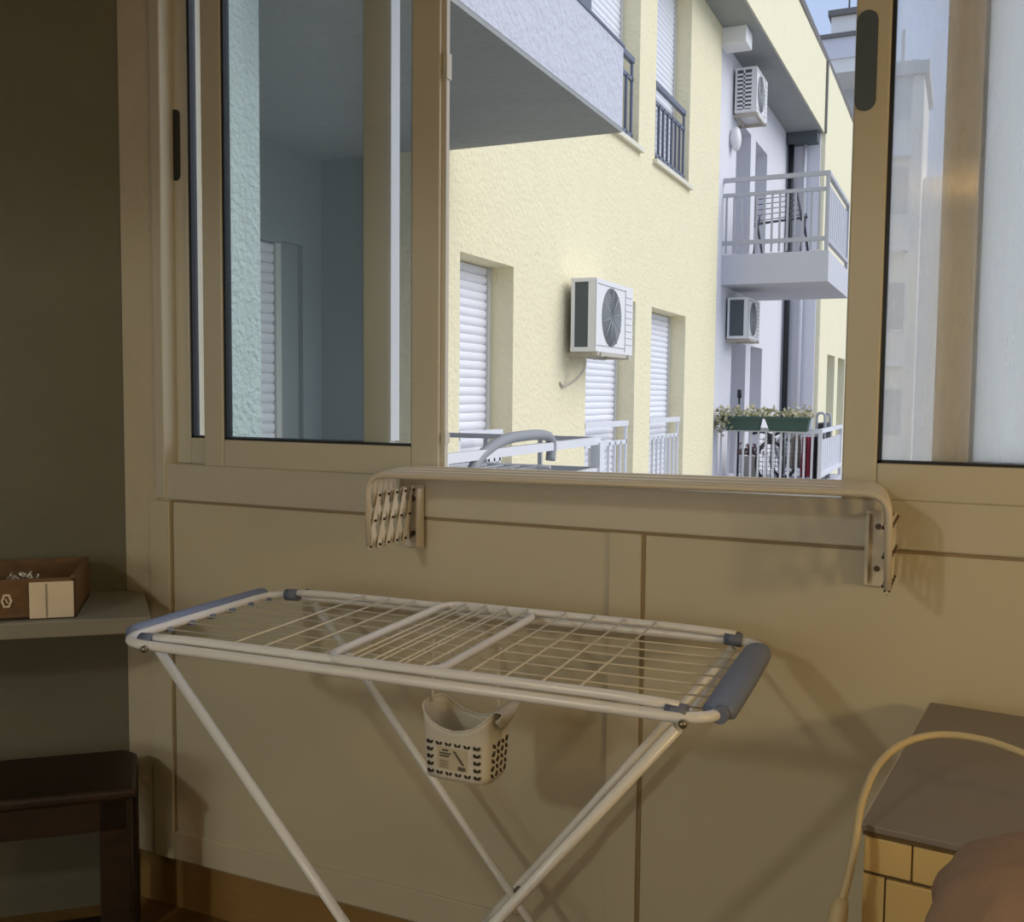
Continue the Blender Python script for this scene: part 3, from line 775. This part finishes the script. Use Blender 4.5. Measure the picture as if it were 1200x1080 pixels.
def far_balcony(z0, z1, rmat, infill, zr):
    b = MB(EX); b.box(-3.30, -1.80, 14.62, 17.3, z0, z1)
    s = b.build('balcony_slab', 'lilac2', yb)
    r = MB(EX); xr, yr = -1.84, 14.66
    r.box(-3.3, xr+0.03, yr-0.03, yr+0.03, zr-0.06, zr); r.box(-3.3, xr-0.03, yr-0.02, yr+0.02, z1+(0.14 if rmat == 'railg' else 0.03), z1+(0.20 if rmat == 'railg' else 0.10))
    if rmat == 'railg': r.box(-3.3, xr-0.03, yr-0.02, yr+0.02, zr-0.27, zr-0.22)
    n = 13
    for k in range(n+1):
        x = -3.25 + (xr+3.25)*k/n
        r.box(x-0.014, x+0.014, yr-0.014, yr+0.014, z1+0.02, zr-0.24 if rmat == 'railg' else zr-0.05)
    r.box(xr-0.026, xr+0.026, yr-0.026, yr+0.026, z1, zr-0.01)
    r.box(xr-0.03, xr+0.028, yr+0.03, 17.25, zr-0.058, zr-0.002); r.box(xr-0.03, xr+0.028, yr+0.03, 17.25, z1+0.13, z1+0.19)
    r.box(xr-0.026, xr+0.024, 17.19, 17.245, z1, zr-0.01)
    r.build('railing', rmat, s)
    b = MB(EX)
    m = 26
    for k in range(m):                                           # ribbed side screen
        y = yr+0.06 + k*(2.45/m)
        b.box(xr-0.006-(0.012 if k%2 else 0), xr+0.006-(0.012 if k%2 else 0), y, y+2.45/m+0.004, z1+0.16, zr-0.16)
    b.build('side_screen', infill, s)
    return s
far_balcony(1.60, 2.03, 'railg', 'lilac2', 3.13)
far_balcony(-1.75, -1.30, 'railw', 'lilac', -0.475)

# ceiling lamp of the far loggia
b = MB(EX); b.box(-3.25, -2.88, 13.95, 14.35, 4.80, 5.03)
tag(b.build('ceiling_light', 'acw', bevel=0.01), 'white box shaped lamp under the far loggia ceiling, above the highest air conditioner', 'lamp')
b = MB(EX); b.ball((-3.22, 15.05, 3.78), 0.15, 14, 10, (0.5,0.8,1.2)); b.tube([(-3.29,15.05,3.78),(-3.25,15.05,3.78)], 0.10, 14)
tag(b.build('wall_lamp', 'acw'), 'white oval wall lamp directly under the highest air conditioner', 'lamp')

# ------------------------------------------------------------------ air conditioners
def acunit(name_label, y0, x0, x1, w, z0, h, style, r_):
    a = thing('air_conditioner', EX(((x0+x1)/2, y0+w/2, z0)), name_label, 'air conditioner')
    yc = y0 + w*0.40; zc = z0+h*0.5
    b = MB(EX)
    # shell: top, bottom, back posts, right side, front with round fan opening
    b.box(x0, x1-0.004, y0+0.001, y0+w-0.004, z0+h-0.03, z0+h+0.003); b.box(x0, x1-0.004, y0+0.001, y0+w-0.004, z0-0.003, z0+0.035)
    b.box(x0+0.002, x0+0.035, y0+0.005, y0+0.05, z0+0.02, z0+h-0.015); b.box(x1-0.075, x1-0.006, y0+0.005, y0+0.05, z0+0.02, z0+h-0.015)
    b.box(x0+0.003, x1-0.03, y0+w-0.02, y0+w-0.006, z0+0.02, z0+h-0.015)
    n = 28
    inner = [(x1, yc+r_*math.cos(2*PI*k/n), zc+r_*1.0*math.sin(2*PI*k/n)) for k in range(n)]
    outer = []
    for k in range(n):
        c, s_ = math.cos(2*PI*k/n), math.sin(2*PI*k/n)
        hx = (yc-y0) if c < 0 else (y0+w*0.78-yc); hz = h/2
        f = min(hx/abs(c) if abs(c) > 1e-6 else 9, hz/abs(s_) if abs(s_) > 1e-6 else 9)
        outer.append((x1, yc+f*c, zc+f*s_))
    deep = [(x1-0.03, p[1], p[2]) for p in inner]
    vs = inner+outer+deep
    b.add(vs, [(k,(k+1)%n,n+(k+1)%n,n+k) for k in range(n)] + [(k,2*n+k,2*n+(k+1)%n,(k+1)%n) for k in range(n)])
    for (sy, sz) in ((-1,-1),(-1,1),(1,-1),(1,1)):             # fill the corners of the front
        yy = y0 if sy < 0 else y0+w*0.78; zz = z0 if sz < 0 else z0+h
        best = sorted(range(n), key=lambda k: (outer[k][1]-yy)**2 + (outer[k][2]-zz)**2)[:2]
        b.add([outer[best[0]], outer[best[1]], (x1, yy, zz)], [(0,1,2)])
    b.box(x1-0.02, x1, y0+w*0.78, y0+w, z0-0.001, z0+h+0.001)
    b.build('casing', 'acw', a)
    b = MB(EX)
    b.box(x0+0.03, x1-0.07, y0+0.012, y0+0.03, z0+0.03, z0+h-0.03)
    b.box(x0+0.03, x1-0.05, y0+0.03, y0+w-0.03, z0+0.04, z0+h-0.04)
    b.build('coil', 'acd', a)
    if style == 'bars':
        b = MB(EX)
        for k in range(9):
            z = z0+0.05+k*(h-0.10)/9
            b.box(x0+0.03, x1-0.07, y0-0.004, y0+0.02, z, z+0.028)
        b.box((x0+x1)/2-0.035, (x0+x1)/2-0.01, y0-0.004, y0+0.02, z0+0.03, z0+h-0.03)
        b.build('side_louvre', 'acw', a)
    g = MB(EX)
    for k in range(1, 15):
        rr_ = r_*k/14.5
        g.tube([(x1+0.004, yc+rr_*math.cos(2*PI*i/24), zc+rr_*math.sin(2*PI*i/24)) for i in range(24)], 0.0048, 4, True)
    for i in range(10):
        c, s_ = math.cos(2*PI*i/10+0.2), math.sin(2*PI*i/10+0.2)
        g.tube([(x1+0.006, yc+0.03*c, zc+0.03*s_), (x1+0.006, yc+r_*0.99*c, zc+r_*0.99*s_)], 0.006, 4)
    g.build('fan_grille', 'acg', a)
    f = MB(EX)
    f.tube([(x1-0.045, yc, zc),(x1-0.02, yc, zc)], r_*0.24, 14)
    for i in range(3):
        a0 = 2*PI*i/3
        pts = []
        for t_ in (0, 0.25, 0.5, 0.75, 1.0):
            an = a0 + t_*1.4
            pts.append((an, t_))
        vs = []
        for an, t_ in pts:
            vs.append((x1-0.03-0.02*t_, yc+r_*0.2*math.cos(an), zc+r_*0.2*math.sin(an)))
            vs.append((x1-0.03-0.02*t_, yc+r_*0.92*math.cos(an), zc+r_*0.92*math.sin(an)))
        f.add(vs, [(2*i_,2*i_+1,2*i_+3,2*i_+2) for i_ in range(4)])
    f.build('fan', 'acg', a)
    b = MB(EX)
    for z in [z0+h*(0.14+0.1*k) for k in range(8)]:
        b.box(x1, x1+0.002, y0+w*0.80, y0+w*0.97, z, z+0.006)
    b.box(x1-0.001, x1+0.004, y0+w*0.775, y0+w*0.782, z0+0.02, z0+h-0.03)
    b.box(x1-0.001, x1+0.004, y0+w*0.03, y0+w*0.78, z0+h-0.045, z0+h-0.04); b.box(x1-0.001, x1+0.004, y0+w*0.03, y0+w*0.78, z0+0.05, z0+0.055)
    b.build('front_lines', 'acg', a)
    b = MB(EX)
    for yy in (y0+w*0.12, y0+w*0.86):
        b.box(x0-0.10, x1+0.02, yy-0.02, yy+0.02, z0-0.045, z0-0.005)
    b.box(x0-0.01, x0+0.02, y0+w*0.12, y0+w*0.86, z0-0.05, z0-0.01); b.box(x1-0.05, x1, y0+w*0.05, y0+w*0.95, z0-0.035, z0)
    b.build('bracket', 'rust', a)
    return a
a1 = acunit('large white air conditioner with dark coil side, on the yellow wall between the lower shutters', 8.13, XF+0.07, -2.905, 1.03, 0.365, 0.625, 'plain', 0.262)
b = MB(EX); b.tube(smooth_path([(-3.05,8.26,0.34),(-3.06,8.28,0.22),(-3.12,8.22,0.12),(-3.19,8.12,0.06),(-3.205,8.06,0.09)],6), 0.011, 8)
b.build('drain_hose', 'rust', a1)
acunit('white air conditioner with slotted side hanging under the far loggia ceiling', 15.1, -3.27, -2.95, 0.86, 4.18, 0.64, 'bars', 0.26)
acunit('grey shaded air conditioner under the underside of the far balcony', 14.95, -3.27, -2.95, 0.86, 0.84, 0.60, 'plain', 0.25)

# ------------------------------------------------------------------ things on the balconies
# grey airer on the near balcony
ar = thing('balcony_airer', EX((-2.25, 4.5, -0.95)), 'grey tubular clothes airer hooked over the near balcony railing outside, just above the sill', 'drying rack')
b = MB(EX)
b.tube(smooth_path([(-2.01,3.90,-0.50),(-2.0,3.98,-0.354),(-2.0,4.08,-0.285),(-2.0,4.31,-0.228),(-2.0,4.58,-0.215),(-2.0,4.83,-0.222),(-2.0,4.92,-0.262),(-2.0,4.91,-0.36)],6), 0.024, 10)
b.build('curved_handle', 'greytube', ar)
for k in range(4):
    b = MB(EX); b.tube([(-2.12-0.10*k,4.0,-0.40),(-2.10-0.10*k,4.95,-0.40)], 0.006, 6); b.build('wire', 'railg', ar)
b = MB(EX)
b.tube(rounded([(-2.03,3.98,-0.40),(-2.50,3.98,-0.40),(-2.50,4.98,-0.40),(-2.03,4.98,-0.40)],0.08,5), 0.010, 8)
b.build('airer_frame', 'railg', ar)
b = MB(EX); b.tube([(-2.48,4.5,-0.40),(-2.05,4.5,-0.95)], 0.010, 8); b.tube([(-2.50,4.98,-0.40),(-2.46,4.5,-0.42)], 0.008, 6); b.build('strut', 'railg', ar)

# dark airer on the far upper balcony
ar = thing('balcony_airer', EX((-2.6, 15.6, 2.03)), 'thin dark clothes airer standing on the far upper balcony behind its railing', 'drying rack')
b = MB(EX)
b.tube(rounded([(-2.95,15.3,2.52),(-2.95,15.3,2.52),(-3.06,15.9,3.12),(-2.45,15.9,3.14),(-2.28,15.3,2.58)],0.05,4), 0.017, 8)
b.tube([(-2.95,15.3,2.56),(-2.20,15.3,2.62)], 0.017, 8)
b.build('airer_top', 'dtube', ar)
b = MB(EX)
for x in (-2.93, -2.25):
    b.tube([(x,15.3,2.56),(x+0.03,15.75,2.04)], 0.016, 8); b.tube([(x,15.5,2.70),(x-0.02,15.15,2.04)], 0.014, 8)
b.build('leg', 'dtube', ar)
for k in range(5):
    b = MB(EX); t_ = (k+1)/6
    b.tube([(-2.95-0.10*t_,15.3+0.6*t_,2.52+0.6*t_),(-2.30-0.14*t_,15.3+0.6*t_,2.58+0.56*t_)], 0.006, 5); b.build('wire', 'dtube', ar)

# planters on the far lower railing
def planter(x0, x1, lab):
    p = thing('planter', EX(((x0+x1)/2, 14.5, -0.51)), lab, 'planter')
    b = MB(EX)
    zt, zb_ = -0.31, -0.51; ya, yc_ = 14.38, 14.60
    b.hexa([(x0+0.07,ya+0.05,zb_),(x1-0.04,ya+0.05,zb_),(x1-0.04,yc_,zb_),(x0+0.07,yc_,zb_)], [(x0,ya,zt),(x1,ya,zt),(x1,yc_,zt),(x0,yc_,zt)])
    b.box(x0-0.01, x1+0.01, ya-0.015, ya+0.01, zt-0.03, zt+0.005)
    b.build('trough', 'green', p)
    lf = MB(EX); fl = MB(EX); r2 = random.Random(int(x1*100))
    for k in range(190):
        c = Vector((r2.uniform(x0-0.03,x1+0.02), r2.uniform(ya-0.02,yc_+0.05), zt+abs(r2.gauss(0,0.07))))
        s_ = r2.uniform(0.022,0.045); d1 = Vector((r2.uniform(-1,1),r2.uniform(-1,1),r2.uniform(-0.4,1))).normalized(); d2 = d1.orthogonal().normalized()
        tgt = fl if k % 4 == 0 else lf
        tgt.add([c-d1*s_, c+d2*s_*0.6, c+d1*s_, c-d2*s_*0.6], [(0,1,2,3)])
    if x0 < -3:
        for k in range(120):                                   # spills over the left end
            c = Vector((x0+r2.gauss(0.0,0.06), 14.36+r2.gauss(0,0.05), -0.36+r2.gauss(0,0.09)))
            s_ = r2.uniform(0.022,0.045); d1 = Vector((r2.uniform(-1,1),r2.uniform(-1,1),r2.uniform(-0.4,1))).normalized(); d2 = d1.orthogonal().normalized()
            lf.add([c-d1*s_, c+d2*s_*0.6, c+d1*s_, c-d2*s_*0.6], [(0,1,2,3)])
    o = lf.build('foliage', 'leaf', p); o['kind'] = 'stuff'
    o = fl.build('blossom', 'flower', p); o['kind'] = 'stuff'
planter(-3.20, -2.635, 'dark green planter of straggly flowers on the far railing, the left of the pair')
planter(-2.585, -1.96, 'dark green planter of low flowers on the far railing, the right of the pair')
r2 = random.Random(5)
b = MB(EX); b.box(-3.02,-2.80,15.0,15.3,-1.3,-0.93)
for k in range(4): b.box(-3.025,-2.795,14.995,15.305,-1.25+k*0.08,-1.22+k*0.08)
cr = tag(b.build('crate', 'pot'), 'pale grey plastic crate with dark purple plants, on the far lower balcony', 'crate')
b = MB(EX)
for k in range(150):
    c = Vector((-2.93+r2.gauss(0,0.09), 15.1+r2.gauss(0,0.08), -0.90+abs(r2.gauss(0,0.07))))
    s_ = r2.uniform(0.02,0.04); d1 = Vector((r2.uniform(-1,1),r2.uniform(-1,1),r2.uniform(-0.6,1))).normalized(); d2 = d1.orthogonal().normalized()
    b.add([c-d1*s_, c+d2*s_*0.6, c+d1*s_, c-d2*s_*0.6], [(0,1,2,3)])
o = b.build('purple_foliage', 'purple', cr); o['kind'] = 'stuff'
# bicycle seen from the front-side
bi = thing('bicycle', EX((-2.62, 15.2, -1.3)), 'dark bicycle with white frame parked on the far lower balcony behind the railing bars', 'bicycle')
def wheel(cx, cy):
    b = MB(EX); d = Vector((0.55,0.83,0))
    b.tube([Vector((cx,cy,-0.99)) + d*(0.30*math.cos(2*PI*k/28)) + Vector((0,0,0.30*math.sin(2*PI*k/28))) for k in range(28)], 0.024, 8, True)
    w = b.build('wheel', 'black', bi)
    b = MB(EX)
    for k in range(12):
        a = 2*PI*k/12; b.tube([Vector((cx,cy,-0.99)), Vector((cx,cy,-0.99)) + d*(0.29*math.cos(a)) + Vector((0,0,0.29*math.sin(a)))], 0.004, 4)
    b.build('spokes', 'railg', w)
wheel(-2.60, 15.10); wheel(-3.10+0.55, 15.10+0.95)
b = MB(EX)
b.tube([(-2.60,15.10,-0.99),(-2.59,15.17,-0.62)], 0.02, 8); b.tube([(-2.59,15.17,-0.65),(-2.58,15.6,-0.95)], 0.022, 8)
b.tube([(-2.58,15.6,-0.95),(-2.57,15.8,-0.55)], 0.02, 8); b.tube([(-2.59,15.17,-0.66),(-2.57,15.75,-0.62)], 0.02, 8)
b.tube([(-2.58,15.6,-0.95),(-2.55,16.05,-0.99)], 0.016, 8)
b.build('bike_frame', 'railw', bi)
b = MB(EX); b.tube(smooth_path([(-2.88,15.15,-0.58),(-2.74,15.12,-0.55),(-2.59,15.17,-0.60),(-2.46,15.12,-0.53),(-2.36,15.15,-0.52)],4), 0.02, 8)
b.build('handlebar', 'black', bi)
b = MB(EX); b.ball((-2.62,15.10,-0.66), 0.085, 12, 8, (1,0.8,0.9)); b.build('headlamp', 'black', bi)
b = MB(EX); b.ball((-2.57,15.8,-0.53), 0.11, 12, 8, (0.6,1.2,0.4)); b.build('saddle', 'black', bi)
# clothes
def cloth(name, x0, x1, y, z0, z1, m, lab, hang=True):
    b = MB(EX); ph = x0*37
    b.grid(lambda u, v: (x0+(x1-x0)*(u-0.5)*(1-0.25*v)+ (x1-x0)*0.5, y+0.035*math.sin(u*14+ph)+0.015*math.sin(v*9+ph), z0+(z1-z0)*v+0.012*math.sin(u*9+ph)*(1-v)), 18, 10)
    o = b.build(name, m, solid=0.008)
    return tag(o, lab, 'clothing', 'laundry on the far lower balcony')
cloth('hanging_garment', -2.33, -2.16, 15.10, -1.08, -0.58, 'greycl', 'taupe grey garment hanging on the far balcony, left of the red one')
cloth('hanging_garment', -2.16, -1.99, 15.02, -1.20, -0.60, 'red', 'crimson red garment hanging on the far lower balcony')
cloth('hanging_garment', -2.00, -1.90, 15.10, -1.24, -0.60, 'darkcl', 'charcoal garment hanging on the far balcony, right of the red one')
b = MB(EX); b.tube([(-2.40,15.10,-0.57),(-1.90,15.10,-0.57)], 0.008, 6)
for x in (-2.40, -1.90): b.tube([(x,15.10,-1.3),(x,15.10,-0.56)], 0.012, 6)
tag(b.build('laundry_line', 'railg'), 'thin laundry rail holding the hanging clothes on the far lower balcony', 'clothes line')
b = MB(EX)
for k in range(11): b.tube([(-2.72+k*0.06,14.78,-1.28),(-2.72+k*0.06,14.78,-0.62)], 0.0035, 4)
for k in range(10): b.tube([(-2.75,14.785,-1.24+k*0.066),(-2.09,14.785,-1.24+k*0.066)], 0.0035, 4)
tag(b.build('wire_mesh', 'dtube'), 'fine wire mesh fixed behind the railing bars of the far lower balcony', 'mesh')
b = MB(EX); b.tube([(-3.17,15.5,-1.3),(-3.17,15.5,0.05)], 0.014, 6); b.tube([(-3.17,15.5,-0.05),(-3.17,15.5,0.08)], 0.03, 8)
tag(b.build('broom_handle', 'black'), 'thin dark pole leaning upright at the left of the far lower balcony', 'pole')
# small folding bench / hanger on the right end
hg = thing('airer_basket', EX((-1.95, 15.9, -1.3)), 'dark hamper with pale rounded wire frame at the right end of the far lower balcony', 'hamper')
b = MB(EX); b.box(-2.05,-1.90,15.7,16.4,-1.3,-0.42); b.build('hamper_body', 'darkcl', hg, 0.02)
b = MB(EX); b.tube(rounded([(-2.02,15.62,-1.3),(-2.02,15.62,-0.26),(-1.90,15.62,-0.26),(-1.90,15.62,-1.3)],0.08,5), 0.018, 8)
b.build('hoop', 'railg', hg); b = MB(EX)
b.tube(rounded([(-1.98,16.3,-1.3),(-1.98,16.3,-0.28),(-1.90,16.3,-0.28),(-1.90,16.3,-1.3)],0.08,5), 0.018, 8); b.build('hoop', 'railg', hg)

# ------------------------------------------------------------------ distant buildings, ground
fb = thing('penthouse_building', EX((-4.0, 44, -6)), 'distant pale rooftop block with dark cornice, behind the end of the yellow roof', 'building')
b = MB(EX); b.box(-5.0, -3.5, 42.0, 50, -6, 12.1); b.build('body', 'tower2', fb)
b = MB(EX); b.box(-5.45, -3.45, 39.6, 50, 12.55, 13.30); b.build('parapet', 'lilac', fb)
b = MB(EX); b.box(-5.50, -3.4, 39.5, 50, 13.30, 13.45); b.box(-5.20, -3.5, 39.9, 50, 14.25, 14.45); b.build('cornice', 'roof', fb)
b = MB(EX); b.box(-5.1, -3.6, 40.1, 50, 13.45, 14.25); b.build('penthouse', 'tower', fb)
b = MB(EX); b.box(-5.40, -3.5, 39.7, 50, 12.05, 12.55); b.build('soffit_band', 'tower', fb)
b = MB(EX); b.tube([(-4.5,40.4,14.4),(-4.5,40.4,17.5)], 0.03, 6); b.build('antenna', 'roof', fb)

tw = thing('tower_block', EX((-1.7, 33, -6)), 'hazy pale tower block with barred balconies, seen through the right window pane', 'building')
b = MB(EX); b.box(-2.5, -1.32, 30.4, 34, -6, 8.9); b.box(-1.32, 0.1, 31.5, 36, -6, 6.3)
b.build('tower_wall', 'tower', tw)
b = MB(EX); b.box(-2.6, -1.2, 30.2, 34.1, 8.9, 9.25); b.box(-2.0, -1.9, 31, 31.1, 9.25, 10.4); b.box(-2.3,-1.5,30.6,33,9.25,9.4)
b.build('tower_roof', 'tower2', tw)
for zz in (-2.0, 1.0, 4.2, 6.8):
    b = MB(EX); b.box(-2.3, -1.66, 30.34, 30.42, zz+0.9, zz+2.2); wn = b.build('window', 'tower2', tw)
    b = MB(EX); b.box(-2.4, -1.6, 30.0, 30.4, zz-0.15, zz); b.box(-2.4, -1.6, 30.0, 30.05, zz+0.78, zz+0.86)
    for k in range(6): b.box(-2.38+k*0.15, -2.34+k*0.15, 30.0, 30.04, zz, zz+0.8)
    b.build('balcony', 'railw', wn)
b = MB(EX); b.box(-60, 60, 2.6, 120, -6.3, -6.0)
tag(b.build('street_ground', 'ground', origin=False), kind='structure')

# ------------------------------------------------------------------ light
w = bpy.data.worlds.new('sky'); S.world = w; w.use_nodes = True
nt = w.node_tree; N = nt.nodes; L = nt.links
bg = N['Background']
tc = N.new('ShaderNodeTexCoord'); sp = N.new('ShaderNodeSeparateXYZ'); rp = N.new('ShaderNodeValToRGB')
L.new(tc.outputs['Generated'], sp.inputs[0]); L.new(sp.outputs['Z'], rp.inputs['Fac']); L.new(rp.outputs['Color'], bg.inputs['Color'])
rp.color_ramp.elements[0].position = 0.0; rp.color_ramp.elements[0].color = (0.66, 0.74, 0.88, 1)
rp.color_ramp.elements[1].position = 0.5; rp.color_ramp.elements[1].color = (0.40, 0.55, 0.88, 1)
e = rp.color_ramp.elements.new(1.0); e.color = (0.62, 0.70, 0.85, 1)
bg.inputs['Strength'].default_value = 1.0
sun = bpy.data.lights.new('veiled_sun', 'SUN'); sun.energy = 2.1; sun.angle = math.radians(50); sun.color = (1.0, 0.96, 0.9)
so = bpy.data.objects.new('veiled_sun', sun); C.objects.link(so)
so.rotation_euler = Vector((0.78, 0.26, 0.60)).to_track_quat('Z', 'Y').to_euler()
def lamp(name, loc, e, col, r):
    l = bpy.data.lights.new(name, 'POINT'); l.energy = e; l.color = col; l.shadow_soft_size = r
    o = bpy.data.objects.new(name, l); C.objects.link(o); o.location = loc; return o
lamp('room_lamp', (-1.65, -2.0, 2.50), 58, (0.97, 0.955, 0.78), 0.10)
lamp('side_lamp', (1.55, 0.75, 1.55), 32, (1.0, 0.72, 0.35), 0.12)
sp_ = bpy.data.lights.new('reflection_spot', 'SPOT'); sp_.energy = 75; sp_.color = (1.0, 0.60, 0.22); sp_.spot_size = math.radians(140); sp_.spot_blend = 0.6; sp_.shadow_soft_size = 0.05  # added unseen spot, warms the ceiling mirrored in the right pane
so = bpy.data.objects.new('reflection_spot', sp_); C.objects.link(so); so.location = (0.20, -3.3, 2.42); so.rotation_euler = (math.radians(180), 0, 0)
ar_ = bpy.data.lights.new('room_fill_light', 'AREA'); ar_.shape = 'RECTANGLE'; ar_.size = 2.6; ar_.size_y = 1.7; ar_.energy = 27; ar_.color = (0.93, 1.0, 0.94)  # added soft fill from behind the camera, no window stands there
so = bpy.data.objects.new('room_fill_light', ar_); C.objects.link(so); so.location = (-2.3, -4.7, 1.5); so.rotation_euler = (math.radians(90), 0, 0)

S.view_settings.view_transform = 'Standard'; S.view_settings.look = 'None'
S.view_settings.gamma = 1.0; S.view_settings.exposure = 0.0
try: S.view_settings.use_curve_mapping = False
except Exception: pass
S.cycles.use_denoising = True
S.cycles.max_bounces = 10; S.cycles.transparent_max_bounces = 16
